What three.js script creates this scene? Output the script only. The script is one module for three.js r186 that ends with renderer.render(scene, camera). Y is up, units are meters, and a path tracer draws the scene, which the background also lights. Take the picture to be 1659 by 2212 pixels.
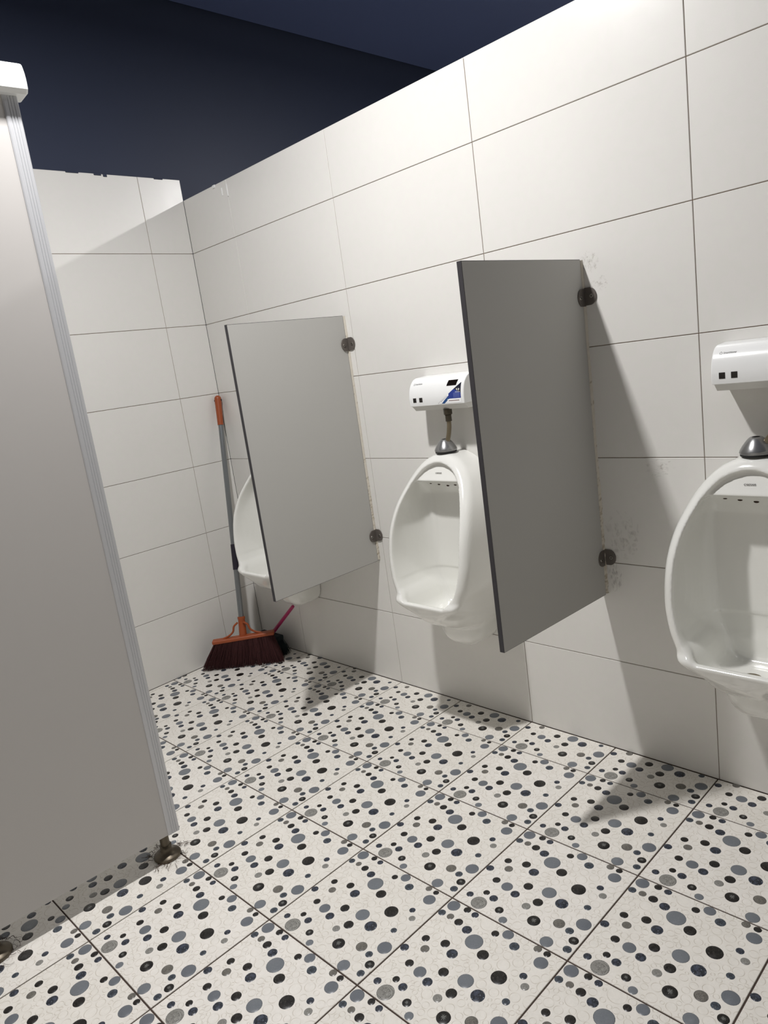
import * as THREE from 'three';
import { mergeGeometries } from 'three/addons/utils/BufferGeometryUtils.js';
import { RectAreaLightUniformsLib } from 'three/addons/lights/RectAreaLightUniformsLib.js';
import { RoundedBoxGeometry } from 'three/addons/geometries/RoundedBoxGeometry.js';

// ───────────────────────── camera, lamps, exposure ─────────────────────────
// Axes: x runs along the urinal wall (z = 0) out of the far corner, z runs along the back wall (x = 0), y up, metres.
const scene = new THREE.Scene();
scene.background = new THREE.Color(0x000000);
const camera = new THREE.PerspectiveCamera(71.0, 1659 / 2212, 0.05, 50);
camera.position.set(2.84353, 1.22803, 1.77563);
camera.up.set(-0.050932, 0.969255, -0.24073);
camera.lookAt(2.84353 - 0.711754, 1.22803 - 0.204317, 1.77563 - 0.672058);
const renderer = new THREE.WebGLRenderer({ antialias: true });
renderer.toneMapping = THREE.LinearToneMapping;
renderer.toneMappingExposure = 1.07;
renderer.shadowMap.enabled = true;
RectAreaLightUniformsLib.init();
// surface-mounted downlights: a small square diffuser facing the floor (luminance in nits)
const LAMP_SIZE = 0.088;
const LAMP_NEAR = { at: [1.46, 2.66, 1.04], nits: 1620 };
const LAMP_FAR = { at: [2.2, 2.66, -1.45], nits: 2500 };
const LAMP_COLOR = 0xfdfbfa;
const H_CEIL = 2.775;

// ───────────────────────── helpers ─────────────────────────
let seed = 20240611;
const rnd = () => { seed = (seed * 1664525 + 1013904223) >>> 0; return seed / 4294967296; };
const rr = (a, b) => a + (b - a) * rnd();
const lin = (r, g, b) => new THREE.Color().setRGB(r, g, b);
const std = (o) => new THREE.MeshStandardMaterial(o);
const phy = (o) => new THREE.MeshPhysicalMaterial(o);
const used = new Map();
function numbered(name) { const n = used.get(name) || 0; used.set(name, n + 1); return n ? `${name}_${String(n).padStart(3, '0')}` : name; }
function thing(name, label, category, pos = [0, 0, 0], group) {
  const o = new THREE.Group(); o.name = numbered(name); o.position.set(...pos); scene.add(o);
  o.userData = { label, category }; if (group) o.userData.group = group;
  return o;
}
function structure(name, label) {
  const o = new THREE.Group(); o.name = name; scene.add(o);
  o.userData = { kind: 'structure', label, category: name.split('_')[0] };
  return o;
}
function part(name, geo, mat, parent, pos, label) {
  const m = new THREE.Mesh(geo, mat); m.name = name; m.castShadow = m.receiveShadow = true;
  if (pos) m.position.set(...pos);
  if (label) m.userData.label = label;
  parent.add(m); return m;
}
const bx = (x0, x1, y0, y1, z0, z1) => { const g = new THREE.BoxGeometry(x1 - x0, y1 - y0, z1 - z0); g.translate((x0 + x1) / 2, (y0 + y1) / 2, (z0 + z1) / 2); return g; };
const merge = (list) => mergeGeometries(list.map((g) => { const n = g.index ? g.toNonIndexed() : g; for (const k of Object.keys(n.attributes)) if (!['position', 'normal', 'uv'].includes(k)) n.deleteAttribute(k); return n; }));
const smooth = (a, b, x) => { const t = Math.min(1, Math.max(0, (x - a) / (b - a))); return t * t * (3 - 2 * t); };
function curveAt(pts, x) {                       // smooth interpolation through [x, value] pairs
  const n = pts.length;
  if (x <= pts[0][0]) return pts[0][1];
  if (x >= pts[n - 1][0]) return pts[n - 1][1];
  let i = 0; while (x > pts[i + 1][0]) i++;
  const [x0, y0] = pts[i], [x1, y1] = pts[i + 1], h = x1 - x0;
  const m = (j) => { if (j <= 0) return (pts[1][1] - pts[0][1]) / (pts[1][0] - pts[0][0]); if (j >= n - 1) return (pts[n - 1][1] - pts[n - 2][1]) / (pts[n - 1][0] - pts[n - 2][0]); return (pts[j + 1][1] - pts[j - 1][1]) / (pts[j + 1][0] - pts[j - 1][0]); };
  const t = (x - x0) / h, t2 = t * t, t3 = t2 * t;
  return (2 * t3 - 3 * t2 + 1) * y0 + (t3 - 2 * t2 + t) * h * m(i) + (-2 * t3 + 3 * t2) * y1 + (t3 - t2) * h * m(i + 1);
}
// convex polygon slab: polygon in (a, b), thickness along +c, chamfered front edge. map(a, b, c) -> xyz
function slab(poly, t, ch, map, uvOf) {
  const n = poly.length; let cx = 0, cy = 0; for (const p of poly) { cx += p[0] / n; cy += p[1] / n; }
  // inset polygon by ch
  const ins = poly.map((p, i) => {
    const q = poly[(i + n - 1) % n], r = poly[(i + 1) % n];
    const e1 = [p[0] - q[0], p[1] - q[1]], e2 = [r[0] - p[0], r[1] - p[1]];
    const l1 = Math.hypot(...e1), l2 = Math.hypot(...e2);
    const n1 = [-e1[1] / l1, e1[0] / l1], n2 = [-e2[1] / l2, e2[0] / l2];
    const d = 1 + n1[0] * n2[0] + n1[1] * n2[1];
    return [p[0] + ch * (n1[0] + n2[0]) / d, p[1] + ch * (n1[1] + n2[1]) / d];
  });
  const pos = [], uv = [];
  const v = (p, c) => { pos.push(...map(p[0], p[1], c)); uv.push(...(uvOf ? uvOf(p[0], p[1]) : [p[0], p[1]])); };
  for (let i = 1; i < n - 1; i++) { v(ins[0], t); v(ins[i], t); v(ins[i + 1], t); }
  for (let i = 0; i < n; i++) {
    const j = (i + 1) % n;
    v(poly[i], t - ch); v(poly[j], t - ch); v(ins[j], t); v(poly[i], t - ch); v(ins[j], t); v(ins[i], t);
    v(poly[i], 0); v(poly[j], 0); v(poly[j], t - ch); v(poly[i], 0); v(poly[j], t - ch); v(poly[i], t - ch);
  }
  const g = new THREE.BufferGeometry();
  g.setAttribute('position', new THREE.Float32BufferAttribute(pos, 3));
  g.setAttribute('uv', new THREE.Float32BufferAttribute(uv, 2));
  g.computeVertexNormals(); return g;
}
function clip(poly, nx, ny, c) {                 // keep nx*x + ny*y >= c
  const out = [];
  for (let i = 0; i < poly.length; i++) {
    const p = poly[i], q = poly[(i + 1) % poly.length], dp = nx * p[0] + ny * p[1] - c, dq = nx * q[0] + ny * q[1] - c;
    if (dp >= 0) out.push(p);
    if ((dp >= 0) !== (dq >= 0)) { const t = dp / (dp - dq); out.push([p[0] + t * (q[0] - p[0]), p[1] + t * (q[1] - p[1])]); }
  }
  return out;
}
// ───────────────────────── textures ─────────────────────────
function valueNoise(size, cells, s) {
  let st = s; const r = () => { st = (st * 1664525 + 1013904223) >>> 0; return st / 4294967296; };
  const g = Array.from({ length: cells * cells }, r), out = new Float32Array(size * size);
  for (let y = 0; y < size; y++) for (let x = 0; x < size; x++) {
    const fx = x / size * cells, fy = y / size * cells, i = Math.floor(fx), j = Math.floor(fy), tx = smooth(0, 1, fx - i), ty = smooth(0, 1, fy - j);
    const a = g[(j % cells) * cells + i % cells], b = g[(j % cells) * cells + (i + 1) % cells], c = g[((j + 1) % cells) * cells + i % cells], d = g[((j + 1) % cells) * cells + (i + 1) % cells];
    out[y * size + x] = (a * (1 - tx) + b * tx) * (1 - ty) + (c * (1 - tx) + d * tx) * ty;
  }
  return out;
}
function dataTex(size, fn, srgb) {
  const d = new Uint8Array(size * size * 4);
  for (let i = 0; i < size * size; i++) { const c = fn(i, i % size, Math.floor(i / size)); for (let k = 0; k < 3; k++) d[i * 4 + k] = Math.max(0, Math.min(255, Math.round(c[k]))); d[i * 4 + 3] = 255; }
  const t = new THREE.DataTexture(d, size, size); t.wrapS = t.wrapT = THREE.RepeatWrapping; t.magFilter = THREE.LinearFilter; t.minFilter = THREE.LinearMipmapLinearFilter; t.generateMipmaps = true;
  if (srgb) t.colorSpace = THREE.SRGBColorSpace; t.needsUpdate = true; return t;
}
function canvasTex(w, h, draw, srgb = true) {
  const c = document.createElement('canvas'); c.width = w; c.height = h; draw(c.getContext('2d'), w, h);
  const t = new THREE.CanvasTexture(c); if (srgb) t.colorSpace = THREE.SRGBColorSpace; return t;
}
const nA = valueNoise(512, 8, 11), nB = valueNoise(512, 64, 12), nC = valueNoise(512, 24, 13);

// ───────────────────────── materials ─────────────────────────
const wallTileMap = dataTex(512, (i) => { const v = (nA[i] - 0.5) * 1.6 + (nB[i] - 0.5) * 1.2; return [229 + v, 227.5 + v, 223 + v]; }, true);
const wallTileRough = dataTex(512, (i) => { const v = 72 + (nC[i] - 0.5) * 5; return [v, v, v]; });
const M = {
  wallTile: phy({ map: wallTileMap, roughness: 1.0, roughnessMap: wallTileRough, ior: 1.5 }),
  wallGrout: std({ color: 0x998879, roughness: 0.95 }),
  navy: phy({ color: 0x2d3448, roughness: 0.5, specularIntensity: 0.6 }),
  navyCeilingLit: phy({ color: 0x455072, roughness: 0.5, specularIntensity: 0.6 }),  // same navy paint as the walls, colour brightened to stand in for ceiling light
  plainWall: std({ color: 0xdcd9d2, roughness: 0.5 }),
  floorGrout: std({ color: 0x4a3d36, roughness: 0.95 }),
  porcelain: phy({ color: 0xefefea, roughness: 0.12, ior: 1.52, clearcoat: 0.6, clearcoatRoughness: 0.06 }),
  holeDark: std({ color: 0x3a2a20, roughness: 0.9 }),
  dividerFace: std({ color: 0xb8b7b3, roughness: 0.5 }),
  dividerCore: std({ color: 0x38363a, roughness: 0.55 }),
  stallFace: std({ color: 0xbfbcb9, roughness: 0.48 }),
  aluminium: std({ color: 0xc9cacd, roughness: 0.38, metalness: 0.3 }),
  railPlastic: phy({ color: 0xf1f3f2, roughness: 0.25 }),
  bracket: std({ color: 0x6a645f, roughness: 0.42, metalness: 0.25 }),
  screw: std({ color: 0xa8a49d, roughness: 0.3, metalness: 0.9 }),
  screwHole: std({ color: 0x14110f, roughness: 0.8 }),
  chrome: std({ color: 0x9c9c9c, roughness: 0.27, metalness: 0.75 }),
  chromeOld: std({ color: 0x847a66, roughness: 0.3, metalness: 0.7 }),
  nutDark: std({ color: 0x4a4438, roughness: 0.4, metalness: 0.6 }),
  rubber: std({ color: 0x141416, roughness: 0.7 }),
  whitePlastic: phy({ color: 0xf0f1f0, roughness: 0.22 }),
  whitePlasticBase: phy({ color: 0xdcdbd6, roughness: 0.35 }),
  blackGloss: phy({ color: 0x17110f, roughness: 0.12 }),
  sealant: std({ color: 0xd9d4c6, roughness: 0.7 }),
  orange: phy({ color: 0x9a4a24, roughness: 0.4 }),
  pole: std({ color: 0x8b8f92, roughness: 0.32, metalness: 0.8 }),
  poleJoint: std({ color: 0x1c1626, roughness: 0.5 }),
  bristle: std({ color: 0x40191a, roughness: 0.85, side: THREE.DoubleSide }),
  bristleDark: std({ color: 0x121f24, roughness: 0.85, side: THREE.DoubleSide }),
  pink: phy({ color: 0xa8285e, roughness: 0.4 }),
  hair: std({ color: 0x4a3628, roughness: 0.9 }),
};

// ───────────────────────── room shell ─────────────────────────
const X_END = 4.4, Z_END = 3.05, Z_FAR = -2.7, T = 0.012, G = 0.0010;   // tile thickness, half grout joint
const ROWS = [0, 0.2884, 0.5884, 0.8884, 1.1884, 1.4884, 1.7884];
const WALL_TOP = 2.005, BACK_TOP = 2.088;
const inX = [0, 0.3303]; while (inX[inX.length - 1] < X_END - 0.61) inX.push(inX[inX.length - 1] + 0.6); inX.push(X_END);
const inZ = [0, 0.1935]; while (inZ[inZ.length - 1] < Z_END - 0.61) inZ.push(inZ[inZ.length - 1] + 0.6); inZ.push(Z_END);

// urinal wall: a free-standing partition wall, open above, clad in 60 x 30 tiles
const wallRight = structure('wall_right', 'white tiled partition wall that carries the urinals');
part('masonry', bx(0, X_END, -0.03, WALL_TOP - 0.004, -0.1, -T + 0.009), M.wallGrout, wallRight);
part('plaster', bx(0, X_END, -0.03, WALL_TOP - 0.002, -0.115, -0.1), M.plainWall, wallRight);
const geoCache = new Map();
function wallTile(w, h) {
  const k = w.toFixed(4) + '_' + h.toFixed(4);
  if (!geoCache.has(k)) geoCache.set(k, slab([[0, 0], [w, 0], [w, h], [0, h]], T, 0.0009, (a, b, c) => [a, b, c]));
  return geoCache.get(k);
}
for (let c = 0; c < inX.length - 1; c++) for (let r = 0; r < 7; r++) {
  const y0 = ROWS[r] + (r ? G : 0), y1 = r < 6 ? ROWS[r + 1] - G : WALL_TOP, x0 = inX[c] + (c ? G : 0.0005), x1 = inX[c + 1] - G;
  part('wall_tile', wallTile(x1 - x0, y1 - y0), M.wallTile, wallRight, [x0, y0, -T + rr(-0.0002, 0.0002)]);
}
// back wall: tiled to 2.09 m on this side of the partition, navy paint above and beyond
const wallBack = structure('wall_back', 'back wall, white tiles below and dark navy paint above');
part('painted_wall', bx(-0.12, -T + 0.003, -0.03, H_CEIL + 0.05, Z_FAR, Z_END), M.navy, wallBack, null, 'dark navy glossy paint');
part('tile_bed', bx(-T, -T + 0.009, -0.03, BACK_TOP - 0.004, 0.003, Z_END), M.wallGrout, wallBack);
for (let c = 0; c < inZ.length - 1; c++) for (let r = 0; r < 7; r++) {
  const y0 = ROWS[r] + (r ? G : 0), y1 = r < 6 ? ROWS[r + 1] - G : BACK_TOP, z0 = inZ[c] + (c ? G : 0.0005), z1 = inZ[c + 1] - G;
  const m = part('wall_tile', wallTile(z1 - z0, y1 - y0), M.wallTile, wallBack, [-T + rr(-0.0002, 0.0002), y0, z1]);
  m.rotation.y = Math.PI / 2;
}
// ceiling with a shadow gap along the back wall
const ceiling = structure('ceiling', 'dark navy painted ceiling with a narrow shadow gap at the back wall');
part('ceiling_board', bx(0.035, X_END + 0.12, H_CEIL, H_CEIL + 0.03, Z_FAR, Z_END + 0.12), M.navyCeilingLit, ceiling);
part('ceiling_slab', bx(-0.12, X_END + 0.12, H_CEIL + 0.05, H_CEIL + 0.12, Z_FAR - 0.1, Z_END + 0.12), M.navyCeilingLit, ceiling);
// walls out of frame that close the washroom and the room beyond the partition
const wl = structure('wall_left', 'light tiled wall behind the stalls');
part('tiled_face', bx(-0.12, X_END + 0.12, -0.03, 2.1, Z_END, Z_END + 0.12), M.plainWall, wl);
part('painted_face', bx(-0.12, X_END + 0.12, 2.1, H_CEIL + 0.05, Z_END, Z_END + 0.12), M.navy, wl);
const wf = structure('wall_front', 'light tiled wall behind the viewer');
part('tiled_face', bx(X_END, X_END + 0.12, -0.03, 2.1, Z_FAR, Z_END), M.plainWall, wf);
part('painted_face', bx(X_END, X_END + 0.12, 2.1, H_CEIL + 0.05, Z_FAR, Z_END), M.navy, wf);
const wr = structure('wall_far', 'light wall of the room beyond the partition');
part('tiled_face', bx(-0.12, X_END + 0.12, -0.03, 2.1, Z_FAR - 0.1, Z_FAR), M.plainWall, wr);
part('painted_face', bx(-0.12, X_END + 0.12, 2.1, H_CEIL + 0.05, Z_FAR - 0.1, Z_FAR), M.navy, wr);

// ───────────────────────── floor ─────────────────────────
const floor = structure('floor', 'white floor tiles inlaid with grey, black and blue round pebbles');
part('screed', bx(-0.12, X_END + 0.12, -0.08, -0.0022, -0.115, Z_END + 0.12), M.floorGrout, floor);
part('screed', bx(-0.12, X_END + 0.12, -0.08, -0.002, Z_FAR - 0.1, -0.115), M.plainWall, floor);
const fx = (i, j) => 0.025046 + 0.299944 * i - 0.004586 * j, fz = (i, j) => 0.185532 - 0.003993 * i + 0.299943 * j;
// pebbles of one floor tile: u, v (tile units), radius mm, kind (g plain grey, a agate, b blue, k black, s black with star)
const DOTS = [
  [.037, .572, 9.7, 'b'], [.104, .421, 9.1, 'k'], [.163, .496, 10.2, 'a'], [.248, .375, 10.8, 'k'], [.345, .416, 12.6, 'b'], [.036, .163, 9, 'b'], [.113, .157, 8.5, 'a'],
  [.16, .653, 9.5, 'k'], [.269, .665, 14, 'g'], [.398, .57, 11.5, 'k'], [.087, .892, 8.5, 'b'], [.18, .806, 7.8, 'k'], [.26, .825, 10, 'b'], [.197, .925, 19.1, 'a'],
  [.364, .695, 11, 'b'], [.562, .536, 17.2, 'g'], [.064, .059, 15.5, 'g'], [.174, .033, 8.6, 'k'], [.251, .039, 8.5, 'b'], [.197, .164, 10.3, 'k'], [.292, .186, 11.5, 'b'],
  [.401, .242, 20.3, 'g'], [.521, .297, 13.1, 'k'], [.476, .095, 8.6, 'k'], [.555, .05, 12.9, 'g'], [.65, .11, 11.2, 'b'], [.79, .033, 8.8, 'a'], [.865, .034, 7.8, 'k'],
  [.872, .121, 15.3, 'g'], [.719, .383, 17, 'k'], [.84, .278, 8.1, 'b'], [.895, .341, 8.7, 'a'], [.365, .897, 9.9, 's'], [.443, .96, 9.6, 'g'], [.625, .836, 14.9, 's'],
  [.501, .75, 9.9, 'a'], [.549, .668, 12, 'k'], [.802, .946, 14.6, 'g'], [.696, .579, 14.9, 'b'], [.865, .506, 8, 'b'], [.925, .662, 16.8, 'g'], [.877, .77, 9.2, 'b'],
  [.946, .83, 11, 's'], [.95, .92, 9.4, 'b'], [.783, .754, 13.3, 'a']];
// embossed white bubbles between the pebbles
const BS = 1024, bubbles = [];
for (const [R, n] of [[36, 30], [26, 60], [21, 160], [17, 500], [14, 700], [11, 900], [9, 900], [7.5, 700]]) for (let k = 0; k < n; k++) {
  const r = R * rr(0.85, 1.1) / 600, u = rnd(), v = rnd();
  if (R > 30 && bubbles.length > 2) break;
  if (R > 25 && bubbles.length > 7) break;
  if (DOTS.some((d) => Math.hypot(d[0] - u, d[1] - v) < d[2] / 300 + r + 0.006)) continue;
  if (bubbles.some((b) => Math.hypot(b[0] - u, b[1] - v) < b[2] + r + 0.003)) continue;
  bubbles.push([u, v, r]);
}
// thin darker lines of uneven strength round the edge of each bubble
const crease = new Float32Array(BS * BS);
for (const [u, v, r] of bubbles) {
  const ph = rnd() * 6.283, R = r + 0.004;
  const x0 = Math.max(0, Math.floor((u - R) * BS)), x1 = Math.min(BS - 1, Math.ceil((u + R) * BS)), y0 = Math.max(0, Math.floor((v - R) * BS)), y1 = Math.min(BS - 1, Math.ceil((v + R) * BS));
  for (let y = y0; y <= y1; y++) for (let x = x0; x <= x1; x++) {
    const dx = (x + 0.5) / BS - u, dy = (y + 0.5) / BS - v, d = Math.abs(Math.hypot(dx, dy) - r);
    crease[y * BS + x] = Math.max(crease[y * BS + x], (1 - smooth(0, 0.0034, d)) * (0.6 + 0.4 * Math.sin(Math.atan2(dy, dx) * 2 + ph)));
  }
}
const floorMap = dataTex(BS, (p, px, py) => { const i = (py % 512) * 512 + px % 512, e = crease[p]; const v = (nA[i] - 0.5) * 5 + (nB[i] - 0.5) * 5 + (nC[i] - 0.5) * 4; return [245 + v - e * 42, 241 + v - e * 46, 234 + v * 1.1 - e * 52]; }, true);
const tileMats = [0xffffff, 0xfdfdfc, 0xfbfbfa].map((c) => std({ map: floorMap, color: c, roughness: 0.4 }));
function bubbleRelief() {
  const pos = [], nor = [], uv = [], idx = [];
  for (const [u, v, r0] of bubbles) {
    const r = r0 * 0.3, H = 0.001 + r * 0.06, n = r > 0.005 ? 14 : 9, b = pos.length / 3; if (u < r0 || v < r0 || u > 1 - r0 || v > 1 - r0) continue;
    const push = (t, h, sl, a) => { const ca = Math.cos(a), sa = Math.sin(a), l = Math.hypot(1, sl); pos.push(u * 0.3 + ca * r * t, h * H, v * 0.3 + sa * r * t); nor.push(ca * sl / l, 1 / l, sa * sl / l); uv.push(u + ca * r0 * t, v + sa * r0 * t); };
    push(0, 1, 0, 0);
    for (const [t, h, sl] of [[0.62, 0.93, 0.08], [0.86, 0.7, 0.45], [1, -0.05, 1.6]]) for (let k = 0; k < n; k++) push(t, h, sl, k / n * 6.283185);
    for (let k = 0; k < n; k++) { const q = (k + 1) % n; idx.push(b, b + 1 + q, b + 1 + k); for (const L of [0, n]) idx.push(b + 1 + L + k, b + 1 + L + q, b + 1 + L + n + q, b + 1 + L + k, b + 1 + L + n + q, b + 1 + L + n + k); }
  }
  const g = new THREE.BufferGeometry();
  g.setAttribute('position', new THREE.Float32BufferAttribute(pos, 3)); g.setAttribute('normal', new THREE.Float32BufferAttribute(nor, 3)); g.setAttribute('uv', new THREE.Float32BufferAttribute(uv, 2)); g.setIndex(idx);
  return g.toNonIndexed();
}
// pebble atlas: 4 x 2 cells: grey, grey, blue, blue / black, star, agate, agate
const pebbleTex = canvasTex(1024, 512, (c) => {
  const cell = (ix, iy, f) => { c.save(); c.beginPath(); c.rect(ix * 256, iy * 256, 256, 256); c.clip(); c.translate(ix * 256, iy * 256); f(); c.restore(); };
  const fill = (col) => { c.fillStyle = col; c.fillRect(0, 0, 256, 256); };
  const flecks = (n, cols, r0, r1) => { for (let k = 0; k < n; k++) { c.fillStyle = cols[Math.floor(rnd() * cols.length)]; c.beginPath(); c.ellipse(rnd() * 256, rnd() * 256, rr(r0, r1), rr(r0, r1), rnd() * 3, 0, 6.3); c.fill(); } };
  cell(0, 0, () => { fill('#6f747b'); flecks(300, ['#6a6f76', '#747980'], 2, 6); });
  cell(1, 0, () => { fill('#777c82'); flecks(300, ['#70757b', '#7d8288'], 2, 6); });
  cell(2, 0, () => { fill('#343944'); flecks(160, ['#282c36', '#414858', '#1e2128'], 4, 22); flecks(70, ['#5d6880', '#77839a'], 1, 5); flecks(5, ['#c8d2dc'], 4, 9); });
  cell(3, 0, () => { fill('#444a52'); flecks(160, ['#343b46', '#59636e', '#2b3038'], 4, 22); flecks(60, ['#7d8892', '#8e9aa4'], 1, 5); flecks(4, ['#cfd8dc'], 4, 8); });
  cell(0, 1, () => { fill('#1f1c1b'); flecks(150, ['#141211', '#2c2926', '#100e0e'], 4, 20); flecks(90, ['#4a4844', '#5d5b56'], 1, 4); flecks(8, ['#9a9a94'], 1.5, 4); });
  cell(1, 1, () => {
    fill('#191717'); flecks(120, ['#121010', '#262321'], 4, 18); flecks(50, ['#4a4844'], 1, 3);
    c.strokeStyle = '#a9aca8'; c.lineWidth = 5; for (let k = 0; k < 9; k++) { const a = k / 9 * 6.283; c.beginPath(); c.moveTo(128 + 8 * Math.cos(a), 128 + 8 * Math.sin(a)); c.lineTo(128 + rr(34, 56) * Math.cos(a), 128 + rr(34, 56) * Math.sin(a)); c.stroke(); }
  });
  const outline = () => { c.strokeStyle = 'rgba(38,38,40,0.75)'; c.lineWidth = 9; c.beginPath(); c.arc(128, 128, 120, 0, 6.3); c.stroke(); };
  for (const [ix, base, dk, lt] of [[2, '#6e6b65', '#504d48', '#8b8881'], [3, '#8e8d88', '#6a6965', '#aeada8']]) cell(ix, 1, () => {
    fill(base); flecks(120, [dk, lt], 2, 9);
    for (let k = 0; k < 16; k++) { c.strokeStyle = k % 2 ? dk : lt; c.lineWidth = rr(2, 6); c.beginPath(); c.ellipse(110 + rr(-30, 40), 130 + rr(-30, 30), 14 + k * 9, 9 + k * 8, rr(-0.5, 0.5), rr(0, 3), rr(3.5, 6.2)); c.stroke(); }
    outline();
  });
  cell(0, 0, outline); cell(1, 0, outline);
});
const pebbleMat = phy({ map: pebbleTex, roughness: 0.3 });
const CELL = { g: [[0, 0], [1, 0]], b: [[2, 0], [3, 0]], k: [[0, 1]], s: [[1, 1]], a: [[2, 1], [3, 1]] };
function dome(r, cellXY, spin, seg = 20) {
  const h = 0.0009 + r * 0.06, pos = [], nor = [], uv = [], idx = [];
  const push = (t, a) => {
    const x = Math.cos(a) * r * t, z = Math.sin(a) * r * t; pos.push(x, h * (1 - t * t * t), z);
    const s = h * 3 * t * t / r, l = Math.hypot(1, s); nor.push(Math.cos(a) * s / l, 1 / l, Math.sin(a) * s / l);
    uv.push((cellXY[0] + 0.5 + 0.48 * t * Math.cos(a + spin)) / 4, 1 - (cellXY[1] + 0.5 + 0.48 * t * Math.sin(a + spin)) / 2);
  };
  push(0, 0); for (const t of [0.7, 1]) for (let k = 0; k < seg; k++) push(t, k / seg * 6.283185);
  for (let k = 0; k < seg; k++) { const q = (k + 1) % seg; idx.push(0, 1 + q, 1 + k, 1 + k, 1 + q, 1 + seg + q, 1 + k, 1 + seg + q, 1 + seg + k); }
  const g = new THREE.BufferGeometry();
  g.setAttribute('position', new THREE.Float32BufferAttribute(pos, 3)); g.setAttribute('normal', new THREE.Float32BufferAttribute(nor, 3)); g.setAttribute('uv', new THREE.Float32BufferAttribute(uv, 2)); g.setIndex(idx);
  return g;
}
const dotGeo = DOTS.map((d, i) => { const cs = CELL[d[3]]; return dome(d[2] / 1000, cs[i % cs.length], i * 1.7); });
camera.updateMatrixWorld(); camera.updateProjectionMatrix();
const view = new THREE.Matrix4().multiplyMatrices(camera.projectionMatrix, camera.matrixWorld.clone().invert());
const pebbles = [];
let plainTile = null;
for (let i = -1; i < 15; i++) for (let j = -1; j < 10; j++) {
  const g = 0.0062;    // half joint in tile units
  const q = [[i + g, j + g], [i + 1 - g, j + g], [i + 1 - g, j + 1 - g], [i + g, j + 1 - g]].map(([a, b]) => [fx(a, b), fz(a, b)]);
  const ox = fx(i, j), oz = fz(i, j);
  let p = clip(q, 1, 0, 0.0032); if (p.length > 2) p = clip(p, 0, 1, 0.0032); if (p.length > 2) p = clip(p, -1, 0, -X_END); if (p.length > 2) p = clip(p, 0, -1, -Z_END);
  if (p.length < 3) continue;
  let area = 0; for (let k = 0; k < p.length; k++) { const a = p[k], b = p[(k + 1) % p.length]; area += a[0] * b[1] - a[1] * b[0]; }
  if (Math.abs(area) < 0.002) continue;
  const whole = p.length === 4 && Math.abs(area) > 0.176;
  const mk = () => slab(p.map(([x, z]) => [x - ox, -(z - oz)]).reverse(), 0.008, 0.0008, (a, b, c) => [a, c - 0.008, -b], (a, b) => [a / 0.3, -b / 0.3]);
  let geo; if (whole) geo = plainTile || (plainTile = mergeGeometries([mk(), bubbleRelief()])); else geo = mk();
  const t = part('floor_tile', geo, tileMats[Math.floor(rnd() * 3)], floor, [ox, rr(-0.0002, 0.0002), oz]);
  DOTS.forEach((d, k) => {
    const x = fx(i + d[0], j + d[1]), z = fz(i + d[0], j + d[1]), r = d[2] / 1000;
    if (x < r * 0.2 || z < r * 0.2 || x > X_END - r || z > Z_END - r) return;
    const v = new THREE.Vector3(x, 0, z), dist = v.distanceTo(camera.position); v.applyMatrix4(view);
    const seen = v.z < 1 && Math.abs(v.x) < 1.02 && Math.abs(v.y) < 1.02 && !(v.x < -0.52 && x < 1.09 && z > 1.1);
    pebbles.push({ k, x, z, lx: x - ox, lz: z - oz, t, size: seen ? r * r / dist ** 3 : 0 });
  });
}
pebbles.sort((a, b) => b.size - a.size);
pebbles.slice(0, 300).forEach((p) => part('pebble', dotGeo[p.k], pebbleMat, p.t, [p.lx, -0.0001, p.lz]));
const restMesh = part('pebbles', mergeGeometries(pebbles.slice(300).map((p) => dotGeo[p.k].clone().translate(p.x, -0.0001, p.z))), pebbleMat, floor);
restMesh.userData.kind = 'stuff';

// ───────────────────────── lamps ─────────────────────────
function ceilingLamp(L, label) {
  const o = thing('ceiling_lamp', label, 'lamp', [L.at[0], H_CEIL, L.at[2]], 'surface-mounted ceiling lamps');
  const d = L.at[1] - H_CEIL, w = LAMP_SIZE / 2;
  part('housing', merge([bx(-w - 0.008, w + 0.008, d + 0.004, 0, -w - 0.008, w + 0.008)]), M.whitePlastic, o);
  for (const [x0, x1, z0, z1] of [[-w - 0.008, -w, -w - 0.008, w + 0.008], [w, w + 0.008, -w - 0.008, w + 0.008], [-w, w, -w - 0.008, -w], [-w, w, w, w + 0.008]]) part('rim', bx(x0, x1, d - 0.001, d + 0.004, z0, z1), M.whitePlastic, o);
  part('diffuser', bx(-w, w, d + 0.001, d + 0.004, -w, w), std({ color: 0xffffff, emissive: LAMP_COLOR, emissiveIntensity: 12, roughness: 0.5 }), o);
  const p = new THREE.RectAreaLight(LAMP_COLOR, L.nits, LAMP_SIZE, LAMP_SIZE); p.name = 'lamp_light'; p.position.y = d - 0.002; p.rotation.x = -Math.PI / 2;
  o.add(p);
}
ceilingLamp(LAMP_NEAR, 'square white lamp on the dark ceiling in front of the urinals');
ceilingLamp(LAMP_FAR, 'square white lamp on the dark ceiling beyond the partition wall');

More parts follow.
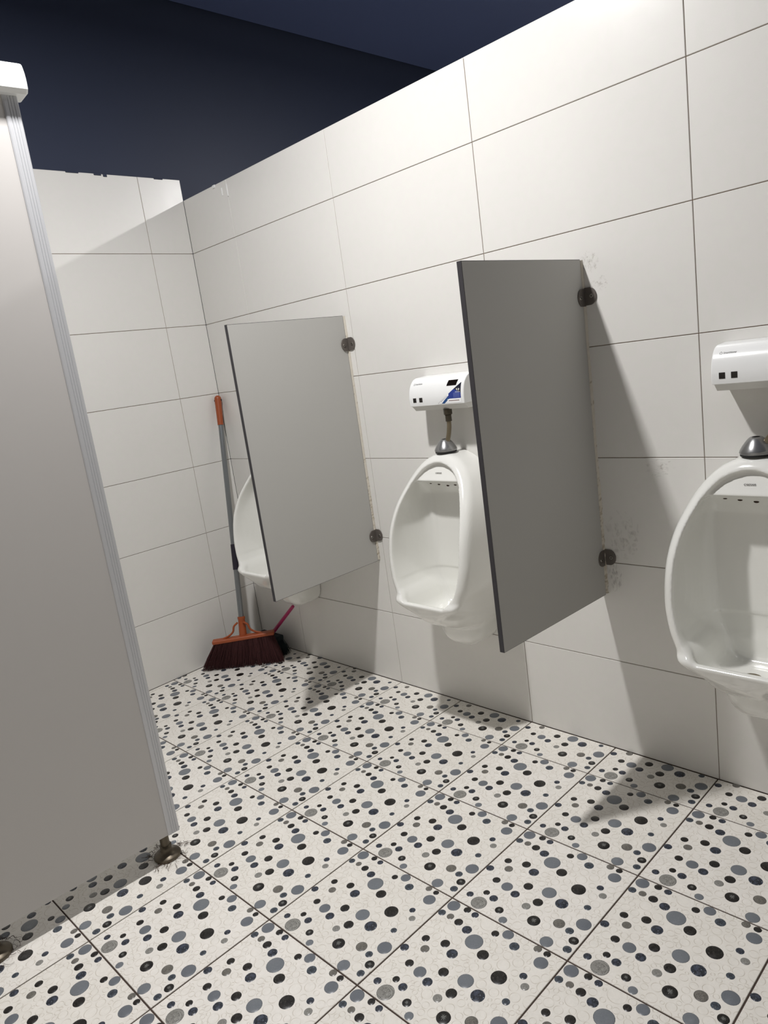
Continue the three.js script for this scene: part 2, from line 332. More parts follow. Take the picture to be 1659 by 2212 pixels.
// ───────────────────────── urinal ─────────────────────────
// Signed field of the porcelain body in local (u, y, z), meshed with surface nets.
function urinalGeometry() {
  const half = [[0, 0.33], [0.055, 0.336], [0.086, 0.36], [0.106, 0.4], [0.119, 0.44], [0.132, 0.475], [0.151, 0.52], [0.164, 0.58], [0.167, 0.64], [0.163, 0.71], [0.149, 0.775], [0.12, 0.84], [0.082, 0.886], [0.041, 0.909], [0, 0.916]];
  const full = [...half, ...half.slice(1, -1).reverse().map(([a, b]) => [-a, b])];
  const pl = []; const n = full.length;
  for (let i = 0; i < n; i++) for (let s = 0; s < 8; s++) {
    const p = [full[(i + n - 1) % n], full[i], full[(i + 1) % n], full[(i + 2) % n]], t = s / 8;
    pl.push([0, 1].map((k) => 0.5 * (2 * p[1][k] + (p[2][k] - p[0][k]) * t + (2 * p[0][k] - 5 * p[1][k] + 4 * p[2][k] - p[3][k]) * t * t + (3 * p[1][k] - p[0][k] - 3 * p[2][k] + p[3][k]) * t * t * t)));
  }
  function egg(u, y) {
    let d2 = 1e9, inside = false;
    for (let i = 0, j = pl.length - 1; i < pl.length; j = i++) {
      const [x1, y1] = pl[j], [x2, y2] = pl[i], ex = x2 - x1, ey = y2 - y1, t = Math.max(0, Math.min(1, ((u - x1) * ex + (y - y1) * ey) / (ex * ex + ey * ey)));
      d2 = Math.min(d2, (u - x1 - t * ex) ** 2 + (y - y1 - t * ey) ** 2);
      if ((y1 > y) !== (y2 > y) && u < (x2 - x1) * (y - y1) / (y2 - y1) + x1) inside = !inside;
    }
    return Math.sqrt(d2) * (inside ? -1 : 1);
  }
  const ZF = [[0.33, 0.12], [0.36, 0.186], [0.385, 0.218], [0.415, 0.242], [0.445, 0.258], [0.468, 0.2645], [0.486, 0.2505], [0.53, 0.243], [0.59, 0.234], [0.68, 0.216], [0.76, 0.182], [0.84, 0.135], [0.886, 0.114], [0.916, 0.104]];
  const smin = (a, b, k) => { const h = Math.max(k - Math.abs(a - b), 0) / k; return Math.min(a, b) - h * h * k * 0.25; };
  const smax = (a, b, k) => -smin(-a, -b, k);
  const cell = 0.0036, x0 = -0.176, y0 = 0.25, z0 = -0.0075, nx = Math.ceil(0.352 / cell) + 1, ny = Math.ceil(0.705 / cell) + 1, nz = Math.ceil(0.3 / cell) + 1;
  const F = new Float32Array(nx * ny * nz), at = (i, j, k) => (k * ny + j) * nx + i;
  for (let j = 0; j < ny; j++) for (let i = 0; i < nx; i++) {
    const u = x0 + i * cell, y = y0 + j * cell, dE = egg(u, y), zf = curveAt(ZF, y), au = Math.abs(u);
    const k = 0.032 + 0.075 * (1 - smooth(0.41, 0.468, y));
    const lip = 0.466 + 0.026 * smooth(0.078, 0.112, au), zb = 0.052 + 0.05 * Math.min(1.4, au / 0.125) ** 7 + 0.034 * smooth(0.775, 0.835, y);
    for (let m = 0; m < nz; m++) {
      const z = z0 + m * cell;
      let o = smax(dE, (z - zf) * 0.9, k);
      const qx = Math.max(au - 0.018, 0), qy = y - 0.337, qz = Math.max(z - 0.07, 0);
      o = smin(o, Math.hypot(qx, qy, qz) - 0.064, 0.018);
      o = smax(o, -z, 0.004);
      let A = smax(smax(dE + 0.028, y - 0.831, 0.01), lip - y, 0.012); A = smax(A, zb - z, 0.028);
      let B = smax(smax(dE + 0.033, 0.4 - y, 0.04), zb - z, 0.028); B = smax(B, z - (zf - 0.024), 0.02); B = Math.max(B, y - 0.52);
      const R = Math.max(smax(dE + 0.028, zf - 0.017 - z, 0.012), 0.82 - y);
      const cav = smin(smin(A, B, 0.012), R, 0.004);
      F[at(i, j, m)] = smax(o, -cav, 0.007);
    }
  }
  const pos = [], idx = [], vid = new Int32Array(nx * ny * nz).fill(-1);
  for (let k = 0; k < nz - 1; k++) for (let j = 0; j < ny - 1; j++) for (let i = 0; i < nx - 1; i++) {
    let cx = 0, cy = 0, cz = 0, c = 0;
    for (let e = 0; e < 12; e++) {
      const ax = e >> 2, b = e & 1, d = (e >> 1) & 1;
      const p = ax === 0 ? [0, b, d] : ax === 1 ? [b, 0, d] : [b, d, 0], q = [...p]; q[ax] = 1;
      const f0 = F[at(i + p[0], j + p[1], k + p[2])], f1 = F[at(i + q[0], j + q[1], k + q[2])];
      if ((f0 < 0) === (f1 < 0)) continue;
      const t = f0 / (f0 - f1); cx += p[0] + t * (q[0] - p[0]); cy += p[1] + t * (q[1] - p[1]); cz += p[2] + t * (q[2] - p[2]); c++;
    }
    if (!c) continue;
    vid[at(i, j, k)] = pos.length / 3; pos.push(x0 + (i + cx / c) * cell, y0 + (j + cy / c) * cell, z0 + (k + cz / c) * cell);
  }
  for (let k = 1; k < nz - 1; k++) for (let j = 1; j < ny - 1; j++) for (let i = 1; i < nx - 1; i++) {
    const s = F[at(i, j, k)] < 0;
    const quad = (a, b, c, d, flip) => { if (Math.min(a, b, c, d) < 0) return; if (flip) idx.push(a, c, b, a, d, c); else idx.push(a, b, c, a, c, d); };
    if (s !== (F[at(i + 1, j, k)] < 0)) quad(vid[at(i, j - 1, k - 1)], vid[at(i, j, k - 1)], vid[at(i, j, k)], vid[at(i, j - 1, k)], !s);
    if (s !== (F[at(i, j + 1, k)] < 0)) quad(vid[at(i - 1, j, k - 1)], vid[at(i - 1, j, k)], vid[at(i, j, k)], vid[at(i, j, k - 1)], !s);
    if (s !== (F[at(i, j, k + 1)] < 0)) quad(vid[at(i - 1, j - 1, k)], vid[at(i, j - 1, k)], vid[at(i, j, k)], vid[at(i - 1, j, k)], !s);
  }
  const g = new THREE.BufferGeometry(); g.setAttribute('position', new THREE.Float32BufferAttribute(pos, 3)); g.setIndex(idx); g.computeVertexNormals();
  return { g, zf: (y) => curveAt(ZF, y) };
}
const U = urinalGeometry();
const textAlpha = (w, h, draw) => canvasTex(w, h, (c) => { c.fillStyle = '#000'; c.fillRect(0, 0, w, h); c.fillStyle = c.strokeStyle = '#fff'; draw(c); }, false);
const caesarMat = std({ color: 0x4e4a46, roughness: 0.4, transparent: true, alphaMap: textAlpha(256, 48, (c) => { c.font = 'bold 40px sans-serif'; c.textAlign = 'center'; c.textBaseline = 'middle'; c.save(); c.translate(128, 25); c.transform(1.25, 0, -0.2, 1, 0, 0); c.fillText('CAESAR', 0, 0); c.restore(); }) });
function urinal(x, dy, label) {
  const o = thing('urinal', label, 'urinal', [x, dy, 0.0008], 'wall-hung urinals');
  part('bowl', U.g, M.porcelain, o);
  const ya = 0.858, dz = (U.zf(ya + 0.01) - U.zf(ya - 0.01)) / 0.02;
  const lg = part('logo', new THREE.PlaneGeometry(0.036, 0.007), caesarMat, o, [0, ya, U.zf(ya) - 0.017 + 0.0022]);
  lg.rotation.x = -Math.atan(-dz); lg.castShadow = false;
  const hole = new THREE.SphereGeometry(1, 14, 8);
  [-0.066, -0.034, 0, 0.034, 0.066].forEach((u, i) => {
    const hy = 0.818 - 0.008 * (1 - Math.abs(u) / 0.066);
    const m = part('spray_hole', hole, M.holeDark, o, [u, hy, 0.0525 + 0.05 * (Math.abs(u) / 0.125) ** 7 + 0.034 * smooth(0.775, 0.835, hy)]);
    m.scale.set(0.0062, 0.0036, 0.0022);
  });
  const dr = part('drain', new THREE.CylinderGeometry(0.022, 0.022, 0.004, 28), M.chromeOld, o, [0, 0.4015, 0.14]);
  for (let k = 0; k < 6; k++) part('drain_hole', new THREE.CylinderGeometry(0.0028, 0.0028, 0.001, 10), M.holeDark, dr, [Math.cos(k * 1.0472) * 0.012, 0.0021, Math.sin(k * 1.0472) * 0.012]);
  return o;
}
const XU = [0.432, 1.353, 2.272];
urinal(XU[0], 0.002, 'white urinal in the far corner, mostly hidden behind a grey divider');
urinal(XU[1], 0.005, 'white urinal between the two grey dividers, fully in view');
urinal(XU[2], -0.01, 'large white urinal nearest the viewer, cut off by the right edge');

// ───────────────────────── flush sensors and pipes ─────────────────────────
const PROF = [[1.0725, 0.0862], [1.085, 0.0872], [1.1, 0.0868], [1.118, 0.0835], [1.134, 0.0772], [1.147, 0.067], [1.155, 0.0565], [1.1585, 0.046]];
const SW = 0.224;
const extrudeX = (shape, w, bev) => { const g = new THREE.ExtrudeGeometry(shape, { depth: w - 2 * bev, bevelEnabled: bev > 0, bevelSize: bev, bevelThickness: bev, bevelOffset: -bev, bevelSegments: 3, curveSegments: 12 }); g.translate(0, 0, -(w - 2 * bev) / 2); g.rotateY(-Math.PI / 2); g.scale(-1, 1, 1); const ix = g.index; const p = g.attributes.position; const n = p.count; if (!ix) { for (let i = 0; i < n; i += 3) for (const a of Object.values(g.attributes)) for (let k = 0; k < a.itemSize; k++) { const t = a.array[(i + 1) * a.itemSize + k]; a.array[(i + 1) * a.itemSize + k] = a.array[(i + 2) * a.itemSize + k]; a.array[(i + 2) * a.itemSize + k] = t; } } g.computeVertexNormals(); return g; };
const housingGeo = (() => { const sh = new THREE.Shape(); const B = 0.003; sh.moveTo(0, 1.072); sh.lineTo(0.084, 1.072); for (let k = 0; k <= 40; k++) { const y = 1.0732 + (1.1585 - 1.0732) * k / 40; sh.lineTo(curveAt(PROF, y), y); } sh.lineTo(0, 1.1615); return extrudeX(sh, SW, B); })();
const baseGeo = (() => { const sh = new THREE.Shape(); sh.moveTo(0, 1.056); sh.lineTo(0.066, 1.056); sh.lineTo(0.083, 1.0735); sh.lineTo(0, 1.0735); return extrudeX(sh, SW - 0.008, 0.002); })();
// a patch that follows the housing front: x from left(y) to right(y)
function frontPatch(left, right, y0, y1, off = 0.0005) {
  const nx = 6, ny = 14, pos = [], uv = [], idx = []; const xl = left(0), xr = right(1);
  for (let j = 0; j <= ny; j++) for (let i = 0; i <= nx; i++) {
    const v = j / ny, y = y0 + (y1 - y0) * v, a = left(v), b = right(v), x = a + (b - a) * i / nx;
    pos.push(x, y, curveAt(PROF, y) + off); uv.push((x - xl) / (xr - xl), v);
  }
  for (let j = 0; j < ny; j++) for (let i = 0; i < nx; i++) { const a = j * (nx + 1) + i; idx.push(a, a + 1, a + nx + 2, a, a + nx + 2, a + nx + 1); }
  const g = new THREE.BufferGeometry(); g.setAttribute('position', new THREE.Float32BufferAttribute(pos, 3)); g.setAttribute('uv', new THREE.Float32BufferAttribute(uv, 2)); g.setIndex(idx); g.computeVertexNormals(); return g;
}
const brandMat = std({ color: 0x3c3a3a, roughness: 0.4, transparent: true, alphaMap: textAlpha(512, 80, (c) => {
  c.lineWidth = 6; c.beginPath(); c.moveTo(14, 40); c.lineTo(48, 12); c.lineTo(82, 40); c.moveTo(24, 36); c.lineTo(24, 66); c.lineTo(72, 66); c.lineTo(72, 36); c.stroke();
  c.font = 'italic 58px sans-serif'; c.textBaseline = 'middle'; c.fillText('SmartHome', 96, 42); }) });
const stickerMat = std({ roughness: 0.3, map: canvasTex(512, 512, (c) => {
  c.fillStyle = '#f4f5f6'; c.fillRect(0, 0, 512, 512);
  const tri = (pts, f) => { c.fillStyle = f; c.beginPath(); pts.forEach((p, i) => (i ? c.lineTo(...p) : c.moveTo(...p))); c.closePath(); c.fill(); };
  tri([[505, 0], [512, 0], [512, 395], [262, 395], [150, 512], [86, 512], [250, 300], [250, 262]], '#22398a');
  tri([[512, 0], [505, 0], [360, 150], [512, 260]], '#15162a');
  tri([[262, 395], [150, 512], [86, 512], [236, 345]], '#1f4f86');
  tri([[10, 505], [245, 262], [250, 310], [78, 512]], '#fbfbfb');
  c.strokeStyle = '#3a3a42'; c.lineWidth = 7; c.beginPath(); c.moveTo(6, 508); c.lineTo(246, 258); c.stroke();
  c.lineWidth = 9; c.strokeStyle = '#8a8d96'; c.beginPath(); c.moveTo(72, 468); c.lineTo(226, 316); c.stroke();
  c.fillStyle = '#f1f1ea'; c.font = 'bold 74px sans-serif'; c.fillText('12', 404, 196);
  for (let k = 0; k < 5; k++) { c.fillStyle = k ? '#8d98c4' : '#e2e2dc'; c.fillRect(k ? 352 : 392, 226 + k * 32, k ? 140 : 104, k ? 7 : 11); }
  c.fillStyle = '#fdfdfd'; c.fillRect(222, 408, 284, 84); c.fillStyle = '#6b4a3c'; c.fillRect(246, 440, 226, 18);
}) });
function flushSensor(x, label, withSticker) {
  const o = thing('flush_sensor', label, 'flush sensor', [x, 0, 0.0008], 'white flush sensors above the urinals');
  const h = part('housing', housingGeo, M.whitePlastic, o);
  part('base', baseGeo, M.whitePlasticBase, o);
  for (const k of [0, 1]) part('sensor_window', frontPatch(() => -0.094 + k * 0.0262, () => -0.0805 + k * 0.0262, 1.0845, 1.0985), M.blackGloss, o, null, 'small black square window');
  const b = part('logo', frontPatch(() => -0.097, () => -0.05, 1.1365, 1.1445), brandMat, o); b.castShadow = false;
  if (withSticker) {
    part('display', frontPatch((v) => 0.044 + v * 0.004, (v) => 0.082 + v * 0.004, 1.1275, 1.1435), M.blackGloss, o, null, 'small black display');
    const st = part('sticker', frontPatch((v) => 0.008 + v * 0.092, () => 0.1015, 1.0755, 1.1345), stickerMat, o, null, 'triangular blue and white sticker');
  }
  return o;
}
const XS = [0.45, 1.357, 2.3];
flushSensor(XS[0], 'white flush sensor box hidden behind the first divider', false);
flushSensor(XS[1], 'white flush sensor box with a blue triangular sticker', true);
flushSensor(XS[2], 'white flush sensor box without a sticker, at the right edge', false);
const latheY = (pts, n = 36) => new THREE.LatheGeometry(pts.map((p) => new THREE.Vector2(...p)), n);
const escGeo = latheY([[0.0345, 0], [0.036, 0.003], [0.0345, 0.008], [0.0295, 0.017], [0.0225, 0.027], [0.0165, 0.034], [0.0125, 0.037], [0.0085, 0.037]]);
const washGeo = latheY([[0, -0.004], [0.0335, -0.004], [0.0345, -0.001], [0.0335, 0.001], [0, 0.001]]);
const nutGeo = (() => { const g = new THREE.CylinderGeometry(0.0135, 0.0135, 0.018, 6, 1); return g; })();
const threadGeo = latheY([[0, -0.0115], [0.0095, -0.0115], [0.0105, -0.009], [0.0088, -0.0065], [0.0105, -0.004], [0.0088, -0.0015], [0.0105, 0.001], [0.0088, 0.0035], [0.0105, 0.006], [0.0095, 0.0115], [0, 0.0115]], 28);
function flushPipe(xb, xu, dy, label) {
  const o = thing('flush_pipe', label, 'pipe', [xu, 0.9185 + dy, 0.063], 'chrome flush pipes');
  const dx = xb + 0.022 - xu;
  part('nut', nutGeo, M.nutDark, o, [dx, 0.1295 - dy, 0]);
  part('coupling', threadGeo, M.nutDark, o, [dx, 0.111 - dy, 0]);
  const c = new THREE.CatmullRomCurve3([new THREE.Vector3(dx, 0.112 - dy, 0), new THREE.Vector3(dx - 0.001, 0.08, 0), new THREE.Vector3(dx * 0.75, 0.05, 0.002), new THREE.Vector3(dx * 0.3, 0.02, 0.002), new THREE.Vector3(dx * 0.1, 0.004, 0.001)]);
  part('pipe', new THREE.TubeGeometry(c, 40, 0.0072, 20), M.chromeOld, o);
  part('washer', washGeo, M.rubber, o, [0, 0.001, 0]);
  part('escutcheon', escGeo, M.chrome, o, [0, 0.002, 0]);
  return o;
}
flushPipe(XS[0], XU[0], 0.002, 'chrome flush pipe hidden behind the first divider');
flushPipe(XS[1], XU[1], 0.005, 'chrome flush pipe under the sensor box with the blue sticker');
flushPipe(XS[2], XU[2], -0.01, 'chrome flush pipe slanting down at the right edge');

// ───────────────────────── urinal dividers ─────────────────────────
const DT = 0.0125;
const tabShape = (w, h) => { const s = new THREE.Shape(); s.moveTo(0, -h / 2); s.lineTo(w - h * 0.42, -h / 2); s.absellipse(w - h * 0.42, 0, h * 0.42, h / 2, -Math.PI / 2, Math.PI / 2, false); s.lineTo(0, h / 2); s.closePath(); return new THREE.ExtrudeGeometry(s, { depth: 0.0022, bevelEnabled: true, bevelSize: 0.0006, bevelThickness: 0.0006, bevelSegments: 2, curveSegments: 16 }); };
const tabGeo = tabShape(0.034, 0.044);
const screwGeo = new THREE.CylinderGeometry(0.0048, 0.0055, 0.002, 18), slotGeo = new THREE.CylinderGeometry(0.0019, 0.0019, 0.0006, 6);
function divider(x, y0, y1, depth, sag, ys, label, messy) {
  const o = thing('urinal_divider', label, 'divider', [x, 0, 0], 'grey urinal dividers');
  const gap = 0.009;
  const pnl = new THREE.Group(); pnl.name = 'panel'; o.add(pnl);
  const shear = (g) => { const p = g.attributes.position; for (let i = 0; i < p.count; i++) { const z = p.getZ(i), y = p.getY(i); if (y < 0.8) p.setY(i, y + sag * z / depth); } g.computeVertexNormals(); return g; };
  part('core', shear(bx(-DT / 2, DT / 2, y0, y1, gap, depth)), M.dividerCore, pnl, null, 'dark panel edge');
  for (const s of [-1, 1]) part('face', shear(bx(s > 0 ? DT / 2 - 0.0002 : -DT / 2 - 0.0008, s > 0 ? DT / 2 + 0.0008 : -DT / 2 + 0.0002, y0 + 0.0012, y1 - 0.0012, gap + 0.001, depth - 0.0012)), M.dividerFace, pnl);
  // sealant bead between panel and wall
  const pos = [], idx = [], col = []; const n = 180, seg = 7;
  for (let i = 0; i <= n; i++) {
    const y = y0 + 0.004 + (y1 - y0 - 0.006) * i / n, low = 1 - smooth(y0 + 0.12, y0 + 0.45, y);
    const w = 0.0098 + 0.0007 * Math.sin(i * 0.13) + (messy ? 0.0036 : 0.0018) * low * (rnd() - 0.2) + 0.0003 * rnd();
    for (let k = 0; k < seg; k++) { const a = Math.PI * k / (seg - 1); pos.push(Math.cos(a) * w, y, 0.0002 + Math.sin(a) * 0.0098); const grime = rnd() < 0.015 + 0.4 * low ? rr(0.5, 0.85) : rr(0.94, 1); col.push(0.66 * grime, 0.62 * grime ** 1.15, 0.54 * grime ** 1.4); }
  }
  for (let i = 0; i < n; i++) for (let k = 0; k < seg - 1; k++) { const a = i * seg + k; idx.push(a, a + seg, a + 1, a + 1, a + seg, a + seg + 1); }
  const sg = new THREE.BufferGeometry(); sg.setAttribute('position', new THREE.Float32BufferAttribute(pos, 3)); sg.setAttribute('color', new THREE.Float32BufferAttribute(col, 3)); sg.setIndex(idx); sg.computeVertexNormals();
  part('sealant', sg, new THREE.MeshStandardMaterial({ color: 0xffffff, vertexColors: true, roughness: 0.7, side: THREE.DoubleSide }), o, null, 'off-white sealant bead');
  for (const y of ys) for (const s of [1]) {
    const b = new THREE.Group(); b.name = 'bracket'; b.position.set(s * (DT / 2 + 0.0012), y, 0.0012); o.add(b);
    b.userData.label = 'dark metal corner bracket';
    const w = part('plate', tabGeo, M.bracket, b, [0, 0, 0]);
    const q = part('plate', tabGeo, M.bracket, b, [0, -0.002, 0]); q.rotation.y = -Math.PI / 2; q.position.x = 0.0024;
    for (const [px, pz, rx, rz] of [[0.022, 0.0042, Math.PI / 2, 0], [0.0042, 0.024, 0, -Math.PI / 2]]) {
      const sc = part('screw', screwGeo, M.screw, b, [px, rx ? 0 : -0.003, pz]); sc.rotation.set(rx, 0, rz);
      part('screw', slotGeo, M.screwHole, b, [px + (rx ? 0 : 0.001), rx ? 0 : -0.003, pz + (rx ? 0.001 : 0)]).rotation.set(rx, 0, rz);
    }
  }
  return o;
}
divider(0.896, 0.496, 1.402, 0.492, 0.002, [1.303, 0.597], 'grey divider panel standing left of the fully visible urinal', false);
divider(1.833, 0.492, 1.413, 0.5, 0.018, [1.318, 0.604], 'grey divider panel right of the fully visible urinal, in shade', true);

// stains on the tiles round the second divider, chips of white filler at the top of the wall
function stain(x, y, w, h, n, sd, color) {
  let st = sd; const r = () => { st = (st * 1664525 + 1013904223) >>> 0; return st / 4294967296; };
  const tex = textAlpha(256, 256, (c) => { for (let k = 0; k < n; k++) { const a = r() * 6.283, d = r() ** 0.7 * 105, px = 128 + Math.cos(a) * d, py = 128 + Math.sin(a) * d; c.globalAlpha = 0.03 + 0.14 * r() * r(); c.beginPath(); c.ellipse(px, py, 2 + r() * 9, 3 + r() * 16, r() * 3, 0, 6.3); c.fill(); } });
  const m = part('stain', new THREE.PlaneGeometry(w, h), std({ color, roughness: 0.8, transparent: true, alphaMap: tex }), wallRight, [x, y, 0.0006]); m.castShadow = false;
}
stain(1.9, 0.67, 0.12, 0.17, 80, 5, 0x7a6c4c);
stain(1.865, 0.56, 0.06, 0.14, 120, 7, 0x5e4f3a);
stain(1.862, 1.405, 0.06, 0.07, 90, 9, 0x8a7c66);
stain(1.885, 1.345, 0.06, 0.05, 70, 10, 0x8a7c66);
stain(2.02, 0.86, 0.1, 0.06, 50, 12, 0x8d8468);
for (const [x, y, w, h] of [[0.294, 1.968, 0.004, 0.03], [0.331, 1.965, 0.004, 0.045], [0.243, 2.0, 0.018, 0.012]]) part('filler_chip', new RoundedBoxGeometry(w, h, 0.004, 2, 0.0015), M.whitePlastic, wallRight, [x, y, 0.001]);
for (const [z, y, w, h] of [[0.36, 2.086, 0.03, 0.008], [0.33, 2.085, 0.016, 0.013], [0.1, 2.087, 0.04, 0.006], [0.46, 2.087, 0.05, 0.006]]) part('paint_smear', new RoundedBoxGeometry(0.004, h, w, 2, 0.0019), M.navy, wallBack, [0.0006, y, z]);

// ───────────────────────── stall partition on the left ─────────────────────────
{
  const o = thing('stall_partition', 'tall light grey toilet stall panel at the left edge', 'partition', [1.12, 0, 1.064]);
  o.rotation.y = -0.055;
  const y0 = 0.078, y1 = 1.905, L = 1.5;
  part('panel', bx(-0.014, 0, y0, y1, 0.012, L), M.stallFace, o);
  // ribbed aluminium edge channel
  const sh = new THREE.Shape();
  const pts = [[0.034, -0.0155], [0.004, -0.0155], [0.0008, -0.0125], [0, -0.007], [0.0008, -0.0015], [0.0035, 0.0024]];
  const rib = (z) => [[z, 0.0024], [z + 0.0008, 0.0012], [z + 0.0022, 0.0012], [z + 0.003, 0.0024]];
  for (const z of [0.0095, 0.0155, 0.0215]) pts.push(...rib(z));
  pts.push([0.031, 0.0024], [0.034, 0.0012], [0.034, -0.0155]);
  pts.forEach(([z, x], i) => (i ? sh.lineTo(z, x) : sh.moveTo(z, x)));
  const g = new THREE.ExtrudeGeometry(sh, { depth: y1 - y0 + 0.001, bevelEnabled: false });
  g.applyMatrix4(new THREE.Matrix4().set(0, 1, 0, 0, 0, 0, 1, y0 - 0.001, 1, 0, 0, 0, 0, 0, 0, 1));
  part('edge_channel', g, M.aluminium, o, null, 'ribbed aluminium edge channel');
  // head rail
  const rs = new THREE.Shape(); rs.moveTo(-0.036, 0.004); rs.quadraticCurveTo(-0.04, 0.03, -0.028, 0.052); rs.quadraticCurveTo(-0.007, 0.062, 0.014, 0.052); rs.quadraticCurveTo(0.026, 0.03, 0.022, 0.004); rs.lineTo(0.016, -0.002); rs.lineTo(-0.03, -0.002); rs.closePath();
  const rg = new THREE.ExtrudeGeometry(rs, { depth: L + 0.02, bevelEnabled: true, bevelSize: 0.004, bevelThickness: 0.006, bevelSegments: 4, curveSegments: 14 });
  part('head_rail', rg, M.railPlastic, o, [0, y1 - 0.002, -0.012], 'white rounded head rail');
  const footMat = std({ color: 0x635a4c, roughness: 0.38, metalness: 0.5 });
  const stem = latheY([[0, 0.012], [0.012, 0.012], [0.0125, 0.03], [0.0125, y0 + 0.05], [0, y0 + 0.05]], 24);
  const flange = latheY([[0, 0], [0.036, 0], [0.0365, 0.004], [0.034, 0.008], [0.026, 0.0125], [0.018, 0.017], [0.0155, 0.024], [0.0155, 0.034], [0, 0.034]], 36);
  for (const z of [0.036, 0.47, 1.3]) {
    const f = new THREE.Group(); f.name = 'foot'; f.position.set(-0.034, 0.001, z); f.userData.label = 'tarnished round adjustable foot'; o.add(f);
    part('stem', stem, footMat, f); part('clamp', bx(-0.014, 0.0195, y0 + 0.012, y0 + 0.046, -0.016, 0.016), M.aluminium, f); part('flange', flange, footMat, f);
  }
}
// tangles of hair and dirt caught at the feet of the stall panel
function fluff(cx, cz, r, n, label) {
  const gs = [];
  for (let k = 0; k < n; k++) {
    const a = rr(0, 6.283), d = r * rr(0.75, 1.25), p = [];
    let ang = a + rr(-0.6, 0.6), x = cx + Math.cos(a) * d, z = cz + Math.sin(a) * d;
    for (let s = 0; s < 5; s++) { p.push(new THREE.Vector3(x, 0.0022 + rnd() * 0.005, z)); ang += rr(-1.2, 1.2); x += Math.cos(ang) * rr(0.004, 0.009); z += Math.sin(ang) * rr(0.004, 0.009); }
    gs.push(new THREE.TubeGeometry(new THREE.CatmullRomCurve3(p), 10, rr(0.0003, 0.0007), 4));
  }
  const m = part(numbered('dirt_tangle'), merge(gs), M.hair, scene); m.userData = { label, category: 'dirt', kind: 'stuff' };
}
fluff(1.088, 1.098, 0.042, 46, 'brown tangle of hair and dirt at the stall panel corner foot');
fluff(1.062, 1.53, 0.04, 36, 'brown dirt around the stall panel foot at the left edge');

// ───────────────────────── broom ─────────────────────────
function tube(a, b, r0, r1, n = 20) {
  const A = new THREE.Vector3(...a), B = new THREE.Vector3(...b), d = B.clone().sub(A), g = new THREE.CylinderGeometry(r1, r0, d.length(), n, 1);
  g.applyQuaternion(new THREE.Quaternion().setFromUnitVectors(new THREE.Vector3(0, 1, 0), d.clone().normalize())); g.translate(...A.clone().add(B).multiplyScalar(0.5).toArray()); return g;
}
function bristleField(top, bot, dirTop, thickTop, thickBot, n, w) {   // flat tapered strands from the head down to the tips
  const pos = [], idx = [];
  for (let k = 0; k < n; k++) {
    const t = rnd(), q = rnd() - 0.5, e = rr(-0.02, 0.02);
    const A = top(t, q * thickTop), B = bot(Math.min(1, Math.max(0, t + e)), q * thickBot); B.y += rnd() * rnd() * 0.02;
    const mid = A.clone().lerp(B, 0.55); mid.x += rr(-0.003, 0.003); mid.z += rr(-0.003, 0.003);
    const s = rr(0, 6.283), ox = Math.cos(s) * w, oz = Math.sin(s) * w, b = pos.length / 3;
    for (const [P, f] of [[A, 1], [mid, 1], [B, 0.5]]) for (const c of [0, 2.094, 4.189]) pos.push(P.x + w * f * Math.cos(s + c), P.y, P.z + w * f * Math.sin(s + c));
    for (const L of [0, 3]) for (let c = 0; c < 3; c++) { const d = (c + 1) % 3; idx.push(b + L + c, b + L + d, b + L + 3 + d, b + L + c, b + L + 3 + d, b + L + 3 + c); }
  }
  const g = new THREE.BufferGeometry(); g.setAttribute('position', new THREE.Float32BufferAttribute(pos, 3)); g.setIndex(idx); g.computeVertexNormals(); return g;
}
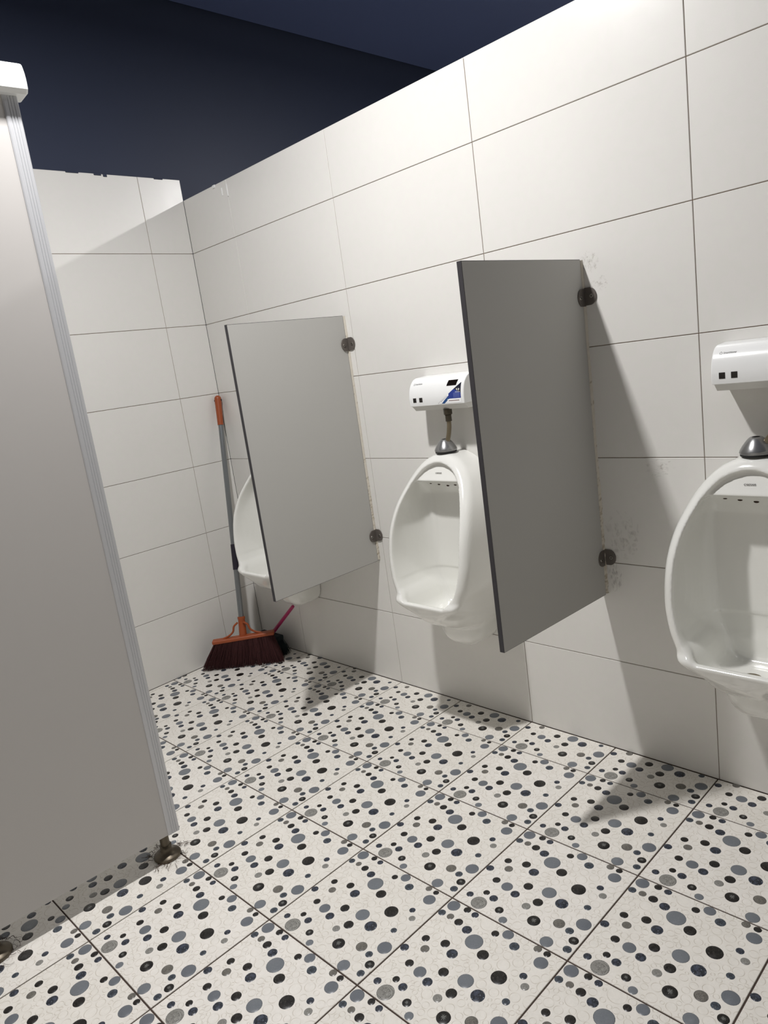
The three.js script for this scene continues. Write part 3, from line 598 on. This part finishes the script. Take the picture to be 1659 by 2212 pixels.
{
  const c0 = new THREE.Vector3(0.182, 0, 0.214);
  const o = thing('broom', 'broom with orange head, dark red bristles and grey pole leaning in the corner', 'broom', c0.toArray());
  const W = (x, y, z) => [x - c0.x, y, z - c0.z];
  const bl = new THREE.Vector3(0.096, 0.132, 0.32), br = new THREE.Vector3(0.268, 0.132, 0.108);
  const ax = br.clone().sub(bl).normalize(), nn = new THREE.Vector3(-ax.z, 0, ax.x);   // across the head
  const len = br.distanceTo(bl), mid = bl.clone().add(br).multiplyScalar(0.5);
  const head = new RoundedBoxGeometry(len, 0.017, 0.036, 3, 0.006); head.rotateY(Math.atan2(-ax.z, ax.x)); head.translate(...W(mid.x, 0.13, mid.z));
  part('head', head, M.orange, o);
  const top = [0.02, 1.172, 0.021], bt = [0.171, 0.135, 0.207], P = (t) => bt.map((v, i) => v + (top[i] - v) * t);
  const hy = (y) => P((y - bt[1]) / (top[1] - bt[1]));
  part('socket', merge([tube(W(...hy(0.132)), W(...hy(0.212)), 0.017, 0.0145), tube(W(...hy(0.205)), W(...hy(0.216)), 0.0165, 0.0165)]), M.orange, o);
  for (const s of [-1, 1]) {
    const e = (d, y) => new THREE.Vector3(...W(mid.x + ax.x * d * s - 0.004, y, mid.z + ax.z * d * s));
    part('brace', new THREE.TubeGeometry(new THREE.CatmullRomCurve3([e(0.012, 0.2), e(0.03, 0.185), e(0.038, 0.162), e(0.058, 0.146), e(0.085, 0.137)]), 24, 0.0045, 10), M.orange, o);
  }
  part('pole', tube(W(...hy(0.21)), W(...hy(1.06)), 0.0118, 0.0108), M.pole, o);
  part('pole_joint', tube(W(...hy(0.42)), W(...hy(0.53)), 0.0132, 0.0132), M.poleJoint, o, null, 'dark plastic joint');
  const gp = hy(1.05), gt = hy(1.165);
  part('grip', merge([tube(W(...gp), W(...hy(1.1)), 0.0128, 0.0138), tube(W(...hy(1.1)), W(...gt), 0.0138, 0.0152), (() => { const s = new THREE.SphereGeometry(0.0152, 20, 10); s.translate(...W(...gt)); return s; })()]), M.orange, o);
  const eye = part('hang_hole', new THREE.CylinderGeometry(0.0048, 0.0048, 0.0325, 14), M.screwHole, o, W(...hy(1.158))); eye.rotation.z = Math.PI / 2; eye.rotation.y = 0.75;
  const cl = new THREE.Vector3(0.035, 0.001, 0.355), cr = new THREE.Vector3(0.305, 0.001, 0.105);
  const tp = (t, q) => new THREE.Vector3(...W(bl.x + (br.x - bl.x) * (0.03 + 0.94 * t) + nn.x * q, 0.126, bl.z + (br.z - bl.z) * (0.03 + 0.94 * t) + nn.z * q));
  const bp = (t, q) => new THREE.Vector3(...W(Math.max(0.006, cl.x + (cr.x - cl.x) * t + nn.x * q), 0.002, Math.max(0.006, cl.z + (cr.z - cl.z) * t + nn.z * q)));
  const b = part('bristles', bristleField(tp, bp, ax, 0.03, 0.06, 2600, 0.0011), M.bristle, o, null, 'dark red bristles'); b.userData.kind = 'stuff';
}
{
  const c0 = new THREE.Vector3(0.17, 0, 0.06);
  const o = thing('hand_brush', 'small brush with pink handle and dark bristles behind the broom', 'brush', c0.toArray());
  const h0 = [0.0, 0.085, -0.002], h1 = [0.195, 0.246, -0.005];
  part('handle', merge([tube(h0, h1, 0.0085, 0.0075), (() => { const s = new THREE.SphereGeometry(0.0076, 16, 8); s.translate(...h1); return s; })()]), M.pink, o, null, 'pink plastic handle');
  const hd = new RoundedBoxGeometry(0.15, 0.022, 0.035, 3, 0.006); hd.translate(-0.005, 0.078, 0.001);
  part('head', hd, M.bristleDark, o);
  const tp = (t, q) => new THREE.Vector3(-0.075 + 0.14 * t, 0.072, q), bp = (t, q) => new THREE.Vector3(-0.1 + 0.2 * t, 0.002, q);
  const b = part('bristles', bristleField(tp, bp, null, 0.03, 0.055, 900, 0.0011), M.bristleDark, o, null, 'dark bristles'); b.userData.kind = 'stuff';
}

renderer.render(scene, camera);
